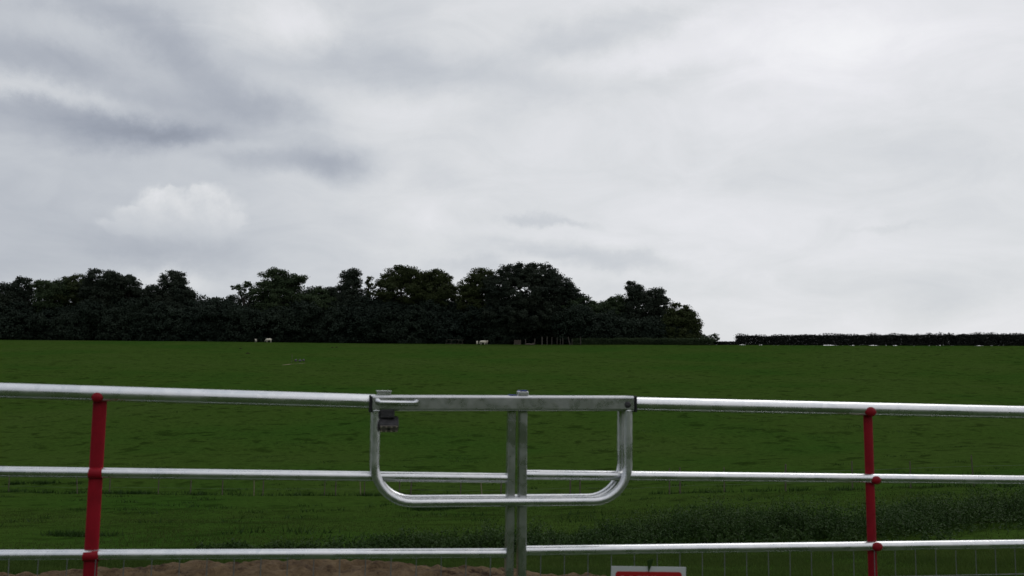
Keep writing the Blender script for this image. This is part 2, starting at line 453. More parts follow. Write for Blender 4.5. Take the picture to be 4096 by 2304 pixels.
def axis(lo, hi, fine, n, c=0.0):
    a = math.asinh((lo - c) / fine); b = math.asinh((hi - c) / fine)
    return c + fine * np.sinh(np.linspace(a, b, n))
xs = axis(-2500, 2500, 6.0, 361); ys = axis(-2500, 3000, 6.0, 441, 8.0)
ys = np.unique(np.concatenate([ys, np.linspace(185, 335, 151)]))
GX, GY = np.meshgrid(xs, ys)
GZ = height(GX.ravel(), GY.ravel())
nx, ny = len(xs), len(ys)
V = np.stack([GX.ravel(), GY.ravel(), GZ], 1)
idx = np.arange(nx * ny).reshape(ny, nx)
Q = np.stack([idx[:-1, :-1], idx[:-1, 1:], idx[1:, 1:], idx[1:, :-1]], -1).reshape(-1, 4)
me = bpy.data.meshes.new('pasture'); me.vertices.add(len(V)); me.vertices.foreach_set('co', V.astype(np.float32).ravel())
me.loops.add(Q.size); me.loops.foreach_set('vertex_index', Q.ravel().astype(np.int32))
me.polygons.add(len(Q)); me.polygons.foreach_set('loop_start', np.arange(0, Q.size, 4, dtype=np.int32))
me.update(calc_edges=True); me.polygons.foreach_set('use_smooth', [True] * len(Q)); me.materials.append(M_turf)
pasture = bpy.data.objects.new('pasture', me); COL.objects.link(pasture); pasture['kind'] = 'structure'

# bare soil strip (real lumpy sheet a little above the turf)
def soil_edge(x, y):
    cx = np.clip((x + 6.4) / 1.5, 0, 1) * np.clip((1.55 - x) / 1.2, 0, 1)
    w_ = 0.85 * cx
    return w_ + 0.16 * lattice(x, y, 0.5, 21) + 0.22 * lattice(x, y, 0.14, 22) - np.abs(y - 6.9 - 0.10 * x) / 1.15 + 0.25
sx_ = np.arange(-6.6, 1.9, 0.022); sy_ = np.arange(4.6, 8.6, 0.022)
SX, SY = np.meshgrid(sx_, sy_); ins = soil_edge(SX, SY)
lump = 0.04 * lattice(SX, SY, 0.30, 31) + 0.05 * lattice(SX, SY, 0.11, 32) + 0.045 * lattice(SX, SY, 0.05, 33)
SZ = height(SX.ravel(), SY.ravel()).reshape(SX.shape) + np.clip(ins * 0.25, -0.06, 0.045) + lump * np.clip(ins * 3, 0, 1)
ii = np.arange(SX.size).reshape(SX.shape)
ok = ins > -0.12
Qm = np.stack([ii[:-1, :-1], ii[:-1, 1:], ii[1:, 1:], ii[1:, :-1]], -1)[ok[:-1, :-1]].reshape(-1, 4)
used = np.unique(Qm); rem = -np.ones(SX.size, int); rem[used] = np.arange(len(used))
mb = MB(); mb.add(np.stack([SX.ravel(), SY.ravel(), SZ.ravel()], 1)[used], rem[Qm])
mb.build('soil_bank', M_soil, None, kind='structure')

# ---------------------------------------------------------------- grass blades
def blades(n_try, y0, y1, hmin, hmax, wdt, r, dens=None, xlim=0.66, xoff=0.6):
    y = np.sqrt(r.uniform(y0 ** 2, y1 ** 2, n_try)); x = r.uniform(-1, 1, n_try) * (xlim * y + xoff)
    if dens is not None:
        k = r.random(n_try) < dens(x, y); x = x[k]; y = y[k]
    n = len(x); z = height(x, y) - 0.01
    h = r.uniform(hmin, hmax, n) * (1 + 0.7 * lattice(x, y, 0.9, 51) + 0.5 * lattice(x, y, 4.0, 52))
    a = r.uniform(0, 2 * math.pi, n); wv = np.stack([np.cos(a), np.sin(a), np.zeros(n)], 1) * (wdt * r.uniform(0.6, 1.4, n))[:, None]
    lean = r.normal(0, 0.35, (n, 2))
    B = np.stack([x, y, z], 1)
    T = B + np.stack([lean[:, 0] * h, lean[:, 1] * h, h], 1)
    return np.stack([B - wv, B + wv, T], 1).reshape(-1, 3)
r1 = np.random.default_rng(11)
nosoil = lambda x, y: np.where(soil_edge(x, y) > -0.02, 0.015, 1.0)
parts = [blades(230000, 6.0, 15, 0.025, 0.085, 0.0055, r1, nosoil),
         blades(130000, 15, 40, 0.025, 0.075, 0.014, r1, lambda x, y: 0.55 + 0.9 * lattice(x, y, 1.7, 61)),
         blades(50000, 40, 90, 0.02, 0.06, 0.03, r1, lambda x, y: 0.45 + 1.1 * lattice(x, y, 2.3, 62))]
g = fast_mesh('grass', np.concatenate(parts), 3, M_blade)
tag(g, 'short grazed green grass covering the pasture slope', 'grass', kind='stuff')

def clump_pts(n_cl, pos_fn, r, n_bl, rad, hmin, hmax, wdt):
    out_ = []
    cx, cy = pos_fn(n_cl)
    for _ in range(1):
        m = n_bl
        X = np.repeat(cx, m) + r.normal(0, 1, n_cl * m) * rad * 1.6; Y = np.repeat(cy, m) + r.normal(0, 1, n_cl * m) * rad
        n = len(X); z = height(X, Y) - 0.02; h = r.uniform(hmin, hmax, n)
        a = r.uniform(0, 2 * math.pi, n); wv = np.stack([np.cos(a), np.sin(a), np.zeros(n)], 1) * (wdt * r.uniform(0.6, 1.4, n))[:, None]
        lean = r.normal(0, 0.5, (n, 2)); B = np.stack([X, Y, z], 1)
        T = B + np.stack([lean[:, 0] * h, lean[:, 1] * h, h], 1)
        out_.append(np.stack([B - wv, B + wv, T], 1).reshape(-1, 3))
    return np.concatenate(out_)
def pos_field(y0, y1):
    def f(n):
        y = np.sqrt(r1.uniform(y0 ** 2, y1 ** 2, n)); return r1.uniform(-1, 1, n) * 0.66 * y, y
    return f
def pos_fence(n):
    x = r1.uniform(-36, 26, n); return x, fence_y(x) + r1.normal(0, 0.35, n)
def fence_y(x): return np.interp(x, [-36, -25, 0, 20, 30], [55, 51, 46, 38, 33])
def pos_spot(px, py, n_sx, n_sy):
    c = ground_at(px, py)
    return lambda n: (c[0] + r1.normal(0, n_sx, n), c[1] + r1.normal(0, n_sy, n))
tp = [clump_pts(90, pos_field(60, 120), r1, 60, 0.5, 0.05, 0.14, 0.03),
      clump_pts(120, pos_field(20, 60), r1, 30, 0.22, 0.08, 0.22, 0.02),
      clump_pts(120, pos_fence, r1, 30, 0.20, 0.10, 0.32, 0.018),
      clump_pts(10, pos_spot(1800, 2038, 0.9, 0.3), r1, 80, 0.18, 0.10, 0.30, 0.014),
      clump_pts(8, pos_spot(130, 1935, 0.8, 0.3), r1, 80, 0.2, 0.10, 0.30, 0.02),
      clump_pts(8, pos_spot(290, 2145, 0.5, 0.25), r1, 80, 0.15, 0.08, 0.20, 0.012)]
g = fast_mesh('tussock_grass', np.concatenate(tp), 3, M_tuss)
tag(g, 'dark tussocks of rank grass dotted over the pasture', 'grass', kind='stuff')

# ---------------------------------------------------------------- weed strip (nettles)
def weeds():
    r = np.random.default_rng(33); leaves = []; stems = []
    n = 15000
    u = r.uniform(0, 1, n) ** 0.85
    x = -4.6 + u * 21.0
    yc = np.interp(x, [-4.6, -3, 0, 4, 10, 16.5], [13.2, 13.9, 15.2, 16.6, 18.6, 20.5])
    wid = np.interp(x, [-4.6, -3, 0, 10, 16], [0.3, 0.5, 0.95, 1.45, 1.7])
    off = np.clip(r.normal(0, 0.52, n), -1.5, 1.2)
    y = yc + off * wid + 0.9 * lattice(x, 0 * x, 1.2, 71)
    keep = r.random(n) < np.clip(0.8 + 1.5 * lattice(x, y, 0.8, 72), 0.15, 1)
    x, y, off = x[keep], y[keep], off[keep]; n = len(x)
    hh = np.interp(x, [-4.6, -3, 0, 4, 10, 16], [0.16, 0.26, 0.42, 0.50, 0.60, 0.68]) * r.uniform(0.55, 1.15, n) * (1 + 0.8 * lattice(x, y, 1.6, 73) + 0.9 * lattice(x, y, 0.33, 74)) * (1 - 0.6 * np.clip(np.abs(off), 0, 1.2) ** 1.5)
    z = height(x, y)
    m = 13
    t = np.tile(np.linspace(0.22, 1.0, m), n)
    lean = r.normal(0, 0.12, (n, 2))
    H = np.repeat(hh, m); X = np.repeat(x, m) + np.repeat(lean[:, 0], m) * t * H; Y = np.repeat(y, m) + np.repeat(lean[:, 1], m) * t * H; Z = np.repeat(z, m) + t * H
    sp = (1.1 - t) * 0.055 + 0.012
    a = r.uniform(0, 2 * math.pi, n * m)
    C = np.stack([X + np.cos(a) * sp, Y + np.sin(a) * sp, Z], 1)
    L = quads(C, r.uniform(0.016, 0.036, n * m) * (1.35 - 0.6 * t), 0.5, r, 0.8)
    fast_mesh('weed_patch', L, 4, M_weed)
    return bpy.data.objects['weed_patch']
tag(weeds(), 'band of dark leafy nettles and weeds running across the slope behind the gate', 'weeds', kind='stuff')

# ---------------------------------------------------------------- trees
def crown_mesh(lobes, Y, depth_ratio, r, name, mat, parent, leaf=0.26, cover=5.4, clr=1.3, per=90, gap=0.0, hang=0.85):
    P = []; cents = []; OW = []
    for (px, py, rx, ry) in lobes:
        c = at_depth(px, py, Y); k = Y / FPX
        RX, RZ = rx * k, ry * k; RY = RX * depth_ratio
        nc = max(3, int(cover * RX * RZ / (clr * clr)))
        d = r.normal(size=(nc, 3)); d /= np.linalg.norm(d, axis=1)[:, None]
        rad = (0.35 + 0.65 * r.random(nc) ** 0.5)[:, None]
        C = c + d * rad * np.array([max(RX - clr * 0.35, 0.3), max(RY - clr * 0.35, 0.3), max(RZ - clr * 0.35, 0.3)])
        if gap: C = C[r.random(nc) > gap]
        cents.append(C)
        m = per
        cr = clr * r.uniform(0.55, 1.35, len(C))
        g_ = r.normal(size=(len(C) * m, 3)); g_ *= (r.random(len(g_)) ** 0.5 * 1.08 / np.linalg.norm(g_, axis=1))[:, None]
        Pp = np.repeat(C, m, 0) + g_ * np.repeat(cr, m)[:, None] * np.array([1.15, 1.15, 0.72])
        P.append(Pp)
        OW.append(g_ + 0.5 * np.repeat((C - c) / np.array([RX, RY, RZ]), m, 0))
    P = np.concatenate(P)
    L = quads(P, r.uniform(0.6, 1.4, len(P)) * leaf, 0.6, r, 0.4, outward=np.concatenate(OW))
    o = fast_mesh(name, L, 4, mat, parent)
    return o, np.concatenate(cents)

def tree(name, label, lobes, Y, mat, seed, group='trees of the wood', **kw):
    Y = Y + 13
    if name != 'sapling': lobes = [(a, b, c_ * 1.13 + 3, d_ * 1.04) for a, b, c_, d_ in lobes]
    r = np.random.default_rng(seed)
    cx = sum(l[0] * l[2] * l[3] for l in lobes) / sum(l[2] * l[3] for l in lobes)
    base = at_depth(cx, 1370, Y); gz = hz(base[0], base[1])
    loc = (base[0], base[1], gz)
    t = thing(name, label, 'tree', loc, group)
    dr = kw.pop('depth_ratio', 0.8)
    crown, C = crown_mesh(lobes, Y, dr, r, 'crown', mat, t, **kw)
    top = C[:, 2].max(); cen = C.mean(0)
    mb = MB(); H = top - gz
    p0 = np.array(loc) - [0, 0, 0.4]; p3 = np.array([cen[0], cen[1], gz + H * 0.72])
    pts = [p0, p0 + (p3 - p0) * 0.33 + [r.normal(0, .2), 0, 0], p0 + (p3 - p0) * 0.66 + [r.normal(0, .3), 0, 0], p3]
    R = 0.018 * H + 0.12
    mb.tube(pts, [R * 1.25, R, R * 0.75, R * 0.35], 8)
    for i in range(16):
        e = C[r.integers(len(C))]; s = p0 + (p3 - p0) * r.uniform(0.4, 0.98)
        mid = (s + e) / 2 + [r.normal(0, .4), r.normal(0, .4), r.uniform(0.1, 0.8)]
        mb.tube([s, mid, e], [R * 0.38, R * 0.24, R * 0.08], 5)
    mb.build('trunk', M_bark, t)
    return t

T = [
 ('broadleaf_tree', 'low dark tree at the far left edge of the wood', [(0, 1185, 60, 60), (20, 1260, 70, 90), (-40, 1240, 60, 90)], 300, M_leafC),
 ('broadleaf_tree', 'narrow rounded tree standing just left of the notch in the skyline', [(90, 1150, 44, 44), (85, 1210, 50, 70)], 304, M_leafC),
 ('broadleaf_tree', 'loose feathery tree just right of the skyline notch at far left', [(185, 1150, 44, 38), (200, 1210, 62, 60), (240, 1160, 45, 45)], 303, M_leafB),
 ('broadleaf_tree', 'spreading tree sloping up to the tallest crown of the left group', [(310, 1140, 65, 44), (290, 1190, 80, 70)], 306, M_leafA),
 ('broadleaf_tree', 'tallest round crowned tree of the group at the left end of the wood', [(405, 1125, 75, 50), (450, 1130, 45, 48), (400, 1190, 80, 70)], 301, M_leafC),
 ('broadleaf_tree', 'tree with ragged top on the right flank of the left group', [(515, 1140, 46, 42), (510, 1190, 62, 60)], 305, M_leafC),
 ('broadleaf_tree', 'steep domed tree standing alone on the skyline, small shoulder to its left', [(695, 1125, 50, 46), (690, 1180, 80, 55), (745, 1190, 36, 40), (615, 1180, 45, 42), (700, 1240, 90, 60)], 302, M_leafC),
 ('sapling', 'sparse airy small tree with sky showing through, left of a broad crown', [(985, 1135, 26, 22), (950, 1155, 34, 24), (1010, 1165, 30, 24), (970, 1180, 26, 16)], 304, M_leafB),
 ('broadleaf_tree', 'broad tiered tree with a side lobe reaching right, between two dips of the skyline', [(1100, 1110, 55, 38), (1090, 1150, 68, 36), (1190, 1118, 28, 26), (1150, 1140, 60, 38), (1110, 1185, 100, 40), (1110, 1240, 90, 60)], 301, M_leafB),
 ('broadleaf_tree', 'low round topped tree in the dip left of the narrow crown', [(1272, 1170, 34, 26), (1265, 1215, 80, 50)], 300, M_leafB),
 ('broadleaf_tree', 'narrow upright tree with flat ragged top near the centre left', [(1405, 1105, 38, 34), (1405, 1150, 46, 50), (1345, 1165, 34, 30), (1400, 1220, 80, 70)], 303, M_leafC),
 ('sapling', 'small wispy tree filling the gap right of the narrow upright tree', [(1478, 1125, 22, 26), (1480, 1160, 26, 30)], 305, M_leafA),
 ('broadleaf_tree', 'wide oak with ragged flat crown left of the centre of the wood', [(1600, 1105, 55, 44), (1560, 1130, 48, 36), (1650, 1110, 50, 44), (1600, 1170, 100, 60)], 301, M_leafA),
 ('broadleaf_tree', 'rounded olive green tree stepping down right of the wide oak', [(1735, 1110, 55, 36), (1765, 1135, 52, 40), (1740, 1180, 95, 60), (1800, 1170, 30, 30), (1690, 1135, 36, 46)], 303, M_leafA),
 ('broadleaf_tree', 'rounded tree on the left shoulder of the giant dome crown', [(1930, 1110, 50, 40), (1905, 1150, 66, 55), (1900, 1220, 75, 90)], 299, M_leafA),
 ('broadleaf_tree', 'giant dome shaped tree, the tallest and widest of the wood', [(2070, 1100, 80, 52), (2150, 1105, 95, 55), (2090, 1180, 150, 95), (2215, 1165, 85, 75), (2270, 1205, 60, 70), (2100, 1270, 170, 90), (2240, 1290, 100, 80), (1985, 1145, 50, 55)], 296, M_leafC),
 ('broadleaf_tree', 'pale green tree descending right of the giant dome', [(2345, 1235, 45, 50), (2370, 1285, 60, 70), (2300, 1250, 50, 60)], 293, M_leafB),
 ('broadleaf_tree', 'short tree with twiggy top left of the pointed tree', [(2465, 1205, 38, 28), (2420, 1240, 40, 36), (2470, 1260, 64, 60), (2440, 1310, 60, 50)], 296, M_leafB),
 ('conical_tree', 'tall pointed dark tree with steep left side near the right end of the wood', [(2533, 1152, 26, 32), (2550, 1185, 46, 46), (2560, 1250, 62, 90), (2550, 1310, 60, 60)], 292, M_leafC),
 ('broadleaf_tree', 'dark tree leaning against the right side of the pointed tree', [(2620, 1185, 42, 38), (2640, 1220, 42, 50), (2630, 1290, 60, 75)], 294, M_leafC),
 ('broadleaf_tree', 'rounded tree closing the right end of the wood beside open sky', [(2712, 1244, 46, 34), (2748, 1268, 38, 40), (2735, 1290, 58, 50), (2755, 1320, 46, 46), (2700, 1310, 60, 60), (2785, 1300, 14, 22), (2740, 1352, 56, 34), (2690, 1350, 60, 36), (2772, 1340, 22, 30)], 286, M_leafA),
]
for i, (nm, lb, lobes, Y, mt) in enumerate(T):
    kw = {}
    if nm == 'sapling': kw = dict(cover=1.6, per=60, leaf=0.26, clr=0.9)
    tree(nm, lb, lobes, Y, mt, 100 + i, **kw)

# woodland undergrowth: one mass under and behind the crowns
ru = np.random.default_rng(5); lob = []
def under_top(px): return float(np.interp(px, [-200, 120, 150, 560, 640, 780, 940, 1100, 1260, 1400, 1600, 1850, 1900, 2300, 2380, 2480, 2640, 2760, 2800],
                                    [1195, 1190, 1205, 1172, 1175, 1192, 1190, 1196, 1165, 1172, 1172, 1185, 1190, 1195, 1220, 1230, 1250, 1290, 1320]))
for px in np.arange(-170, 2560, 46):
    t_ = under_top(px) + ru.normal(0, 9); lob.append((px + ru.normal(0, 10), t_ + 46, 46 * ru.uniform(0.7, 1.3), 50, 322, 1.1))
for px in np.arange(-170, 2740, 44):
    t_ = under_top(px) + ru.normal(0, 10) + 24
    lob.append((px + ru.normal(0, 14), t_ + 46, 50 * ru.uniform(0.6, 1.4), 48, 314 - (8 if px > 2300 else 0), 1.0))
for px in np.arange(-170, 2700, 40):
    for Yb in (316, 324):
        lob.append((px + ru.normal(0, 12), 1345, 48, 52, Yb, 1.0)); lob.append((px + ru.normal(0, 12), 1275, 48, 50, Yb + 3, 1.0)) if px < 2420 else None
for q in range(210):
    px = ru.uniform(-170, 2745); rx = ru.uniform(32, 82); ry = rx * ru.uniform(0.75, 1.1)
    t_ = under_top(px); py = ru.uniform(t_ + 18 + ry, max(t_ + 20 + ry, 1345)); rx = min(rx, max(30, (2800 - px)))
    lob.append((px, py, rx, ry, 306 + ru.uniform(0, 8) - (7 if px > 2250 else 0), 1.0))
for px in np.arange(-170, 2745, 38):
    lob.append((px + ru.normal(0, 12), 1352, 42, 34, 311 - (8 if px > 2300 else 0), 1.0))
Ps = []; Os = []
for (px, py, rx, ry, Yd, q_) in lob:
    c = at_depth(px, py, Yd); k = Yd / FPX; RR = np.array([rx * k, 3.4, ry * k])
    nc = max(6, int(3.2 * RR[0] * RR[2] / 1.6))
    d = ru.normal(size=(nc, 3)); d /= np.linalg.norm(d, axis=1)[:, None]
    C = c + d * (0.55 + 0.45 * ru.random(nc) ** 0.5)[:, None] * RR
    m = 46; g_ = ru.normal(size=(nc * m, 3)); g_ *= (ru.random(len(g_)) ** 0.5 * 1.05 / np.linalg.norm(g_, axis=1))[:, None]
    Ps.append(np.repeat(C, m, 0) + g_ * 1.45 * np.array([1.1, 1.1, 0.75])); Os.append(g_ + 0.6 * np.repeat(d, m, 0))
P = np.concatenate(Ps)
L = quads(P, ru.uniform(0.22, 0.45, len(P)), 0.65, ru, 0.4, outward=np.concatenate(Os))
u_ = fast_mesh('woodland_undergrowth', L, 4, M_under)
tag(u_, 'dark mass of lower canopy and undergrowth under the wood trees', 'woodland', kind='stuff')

# trimmed hedge on the right skyline
def hedge_line(name, label, ptsfn, x0, x1, n, hgt, wdt, mat, seed, leaf=0.10, cat='hedge', stems=True, twigs=0.5, gaps=True):
    r = np.random.default_rng(seed)
    a = ptsfn(x0); t = thing(name, label, cat, a)
    u = r.uniform(x0, x1, n); B = np.array([ptsfn(q) for q in np.linspace(x0, x1, 200)])
    q = (u - x0) / (x1 - x0) * 199
    base = np.stack([np.interp(q, np.arange(200), B[:, k]) for k in range(3)], 1)
    hv = r.random(n)
    low = 0.13 if gaps else 0.0
    gapn = 0.5 + lattice(u, 0 * u, (x1 - x0) / 60, seed + 1)
    zlow = low * 2.2 * np.clip(gapn - 0.66, 0, 1)
    zz = zlow + (1 - zlow) * hv; fz_ = r.random(n) < 0.07; zz = np.where(fz_, 0.95 + 0.22 * r.random(n) ** 1.7 * (0.4 + gapn), zz)
    topv = 1 + 0.10 * lattice(u, 0 * u, (x1 - x0) / 50, seed + 2) + 0.09 * lattice(u, 0 * u, (x1 - x0) / 140, seed + 5)
    P = base + np.stack([r.normal(0, 0.25, n), r.normal(0, wdt / 2.6, n), zz * hgt * topv], 1)
    L = quads(P, r.uniform(0.6, 1.4, n) * leaf, 0.6, r, 0.2)
    fast_mesh('foliage', L, 4, mat, t)
    mb = MB()
    ns = int(abs(x1 - x0) / 22)
    for i in range(ns):
        p = np.array(ptsfn(r.uniform(x0, x1)))
        mb.tube([p - [0, 0, .1], p + [r.normal(0, .2), r.normal(0, .2), hgt * 0.5]], [0.06, 0.03], 5)
    for i in range(int(ns * 6 * twigs)):
        p = np.array(ptsfn(r.uniform(x0, x1))) + [0, r.normal(0, wdt / 4), hgt * 0.93]
        ln = r.uniform(0.08, 0.32) * hgt * (0.6 + 0.8 * r.random())
        mb.tube([p, p + [r.normal(0, .12), 0, ln]], [0.025, 0.010], 4)
    mb.build('twigs', M_bark, t, kind='stuff')
    return t
def crest_pt(px, back=0.0, py=1383):
    # point on the crest along the bearing of photo column px
    d = ray(px, py); d = d / d[1]
    ysr = np.linspace(150, 330, 700); D, _ = crest(d[0] * ysr)
    k = np.argmin(np.abs(ysr - D)); Yy = ysr[k] + back
    return np.array([d[0] * Yy, Yy, hz(d[0] * Yy, Yy)])
hedge_line('field_hedge', 'long flat topped trimmed hedge along the right skyline with gaps at its foot', lambda q: crest_pt(q, 3), 2945, 4330, 130000, 2.75, 1.6, M_hedge, 41, 0.15)
hedge_line('low_hedge', 'low scrubby green hedge at the foot of the right part of the wood', lambda q: crest_pt(q, -1), 2290, 2850, 26000, 1.9, 1.6, M_leafB, 42, 0.16, gaps=False, twigs=0.15)
hedge_line('boundary_bank', 'short dark brambly bank between the wood end and the trimmed hedge', lambda q: crest_pt(q, 2), 2840, 2955, 7000, 1.0, 1.2, M_hedge, 43, 0.12, gaps=False, twigs=0.3)
def shrub(px, py, rx, ry, label, seed):
    p = crest_pt(px, 1.0); t = thing('shrub', label, 'shrub', p, 'shrubs at the end of the wood')
    r = np.random.default_rng(seed)
    o, C = crown_mesh([(px, py, rx, ry)], p[1], 1.0, r, 'crown', M_leafB, t, leaf=0.16, cover=3.5, clr=0.6, per=45)
    mb = MB()
    for i in range(8): mb.tube([p, C[r.integers(len(C))]], [0.05, 0.02], 5)
    mb.build('stem', M_bark, t)
shrub(2818, 1360, 24, 20, 'small round shrub directly beside the right end of the wood', 61)
shrub(2855, 1356, 24, 23, 'slightly taller spiky shrub standing free against the sky', 62)

# ---------------------------------------------------------------- gates
P0 = np.array([-1.70, 2.945]); tdir = np.array([0.9837, 0.180]); tdir /= np.linalg.norm(tdir)
nrm = np.array([tdir[1], -tdir[0]])         # toward camera
T3 = np.array([tdir[0], tdir[1], 0]); N3 = np.array([nrm[0], nrm[1], 0]); Z3 = np.array([0, 0, 1.0])
def G(px, py, off=0.0):
    d = ray(px, py); o2 = P0 + nrm * off
    t = (o2 @ nrm) / (d[:2] @ nrm)
    return CAM + d * t
def arc(p):    # distance along the gate line
    return (p[:2] - P0) @ tdir
def along(s, z, off=0.0):
    q = P0 + tdir * s + nrm * off
    return np.array([q[0], q[1], z])
def extend(a, b, s0, s1):
    sa, sb = arc(a), arc(b)
    f = lambda s: a + (b - a) * (s - sa) / (sb - sa)
    return f(s0), f(s1)

lower = -(0.0)
def gate(label, rails, stile_px, stay, s_far, side, wire0, knobs):
    root = thing('field_gate', label, 'gate', (*(P0 + tdir * s_far), 0.0), 'pair of field gates')
    zs = []
    for k, (a, b, rad, s0, s1) in enumerate(rails):
        A, B = extend(G(*a), G(*b), s0, s1)
        n = 14; mb = MB()
        mb.tube([A + (B - A) * i / n for i in range(n + 1)], rad, 24)
        mb.build('rail', M_galv, root)
        zs.append((A, B))
    A, B = zs[-1]
    # bottom rail and a lower middle rail, below the frame
    dz = A[2] - 0.14
    mb = MB(); mb.tube([A - [0, 0, dz], B - [0, 0, dz]], 0.0165, 16); mb.build('rail', M_galv, root)
    # closing stile: box tube
    (x0, x1, y_top, xb0, xb1, yb) = stile_px
    pa = G((x0 + x1) / 2, y_top); pb = G((xb0 + xb1) / 2, yb)
    wd = arc(G(x1, y_top)) - arc(G(x0, y_top))
    pend = pa + (pb - pa) * (pa[2] - 0.12) / (pa[2] - pb[2])
    ax = pb - pa; L = np.linalg.norm(pend - pa); azv = -(ax / np.linalg.norm(ax))
    mb = MB(); mb.box((pa + pend) / 2, wd, 0.044, L, T3, -N3, azv, bevel=0.005); mb.build('stile', M_galv_rough, root, angle=40)
    # hanging stile
    mb = MB(); mb.tube([along(s_far, 0.12), along(s_far, zs[0][0][2] if side < 0 else zs[0][1][2])], 0.024, 16); mb.build('stile', M_galv, root)
    # red stay
    (sx0, sy0, sx1, sy1, wpx) = stay
    qa = G(sx0, sy0, -0.004); qb = G(sx1, sy1, -0.004); qe = qa + (qb - qa) * (qa[2] - 0.13) / (qa[2] - qb[2])
    hw = wpx / 2 * np.linalg.norm(qa - CAM) / FPX
    mb = MB(); mb.tube([qa + (qe - qa) * i / 8 for i in range(9)], hw, 20, flat=0.42, side=T3); mb.build('stay', M_red, root)
    for (kx, ky, rx, ry, koff, sad) in knobs:
        kk = np.linalg.norm(G(kx, ky) - CAM) / FPX
        mb = MB()
        if sad:
            c = G(kx, ky)
            mb.tube([c - T3 * rx * kk, c - T3 * rx * kk * 0.9, c + T3 * rx * kk * 0.9, c + T3 * rx * kk], [0.0175, 0.0190, 0.0190, 0.0175], 20)
            mb.build('clamp', M_red, root)
        else:
            c = G(kx, ky, koff)
            mb.sphere(c, rx * kk, 0.010, ry * kk, T3, N3, Z3)
            mb.build('bolt_head', M_red, root)
    # welded mesh
    mb = MB(); so = arc(G(wire0, 2260, 0.017)); sp = 0.0875
    lo, hi = (s_far + 0.03, arc(pa) - wd / 2) if side < 0 else (arc(pa) + wd / 2, s_far - 0.03)
    s = so - sp * math.floor((so - lo) / sp)
    fz = lambda q: A[2] + (B[2] - A[2]) * (q - arc(A)) / (arc(B) - arc(A))
    while s < hi:
        mb.tube([along(s, fz(s) - 0.012, 0.0165), along(s, 0.14, 0.0165)], 0.0016, 6); s += sp
    k = 1
    while True:
        za = A[2] - 0.1 * k - 0.012
        if za < 0.2: break
        zb_ = B[2] - 0.1 * k - 0.012
        f2 = lambda q: za + (zb_ - za) * (q - arc(A)) / (arc(B) - arc(A))
        mb.tube([along(lo, f2(lo), 0.0205), along(hi, f2(hi), 0.0205)], 0.0016, 6); k += 1
    mb.build('wire_mesh', M_wire, root)
    return root

sL_end = arc(G(2034, 1900)); sR_end = arc(G(2103, 1900))
gate('left gate of galvanised tube rails with a red stay bar near the left edge',
     [((0, 1562.5), (1350, 1602.5), 0.0255, -0.55, arc(G(1500, 1600))), ((0, 1886.5), (2025, 1912.5), 0.0172, -0.55, sL_end), ((0, 2220.5), (2020, 2213), 0.0172, -0.55, sL_end)],
     (2031, 2061, 1640, 2020, 2052, 2290), (401.5, 1585, 360, 2297, 48), -0.55, -1, 35,
     [(389, 1589, 20, 18, 0.022, False), (384, 1893, 23, 20, 0, True), (366, 2222, 26, 20, 0, True)])
gate('right gate of galvanised tube rails with a red stay bar and three red bolt heads',
     [((2545, 1616), (4096, 1650), 0.0255, arc(G(2530, 1615)), 4.7), ((2105, 1899), (4096, 1920), 0.0172, sR_end, 4.7), ((2100, 2203), (4096, 2176), 0.0172, sR_end, 4.7)],
     (2074, 2106, 1640, 2071, 2099, 2290), (3471, 1655, 3491.5, 2300, 36), 4.7, 1, 2720,
     [(3482, 1647, 23, 18, 0.022, False), (3505, 1921, 19, 15, 0.015, False), (3509, 2187, 21, 16, 0.015, False)])

for s_, lb in ((-0.66, 'thick square timber post carrying the left gate'), (4.81, 'thick square timber post carrying the right gate')):
    q = along(s_, 0.0); t = thing('gate_post', lb, 'post', q, 'timber posts of the gates')
    mb = MB(); mb.box(q + [0, 0, 0.65], 0.16, 0.16, 1.5, T3, -N3, Z3, bevel=0.012); mb.build('shaft', M_wood, t, angle=40)
    sg = 1 if s_ < 0 else -1
    for zz_ in (0.25, 1.15):
        mb = MB(); mb.box(along(s_ + sg * 0.085, zz_), 0.06, 0.03, 0.03, T3, -N3, Z3, bevel=0.004); mb.build('hinge', M_galv, t, angle=40)
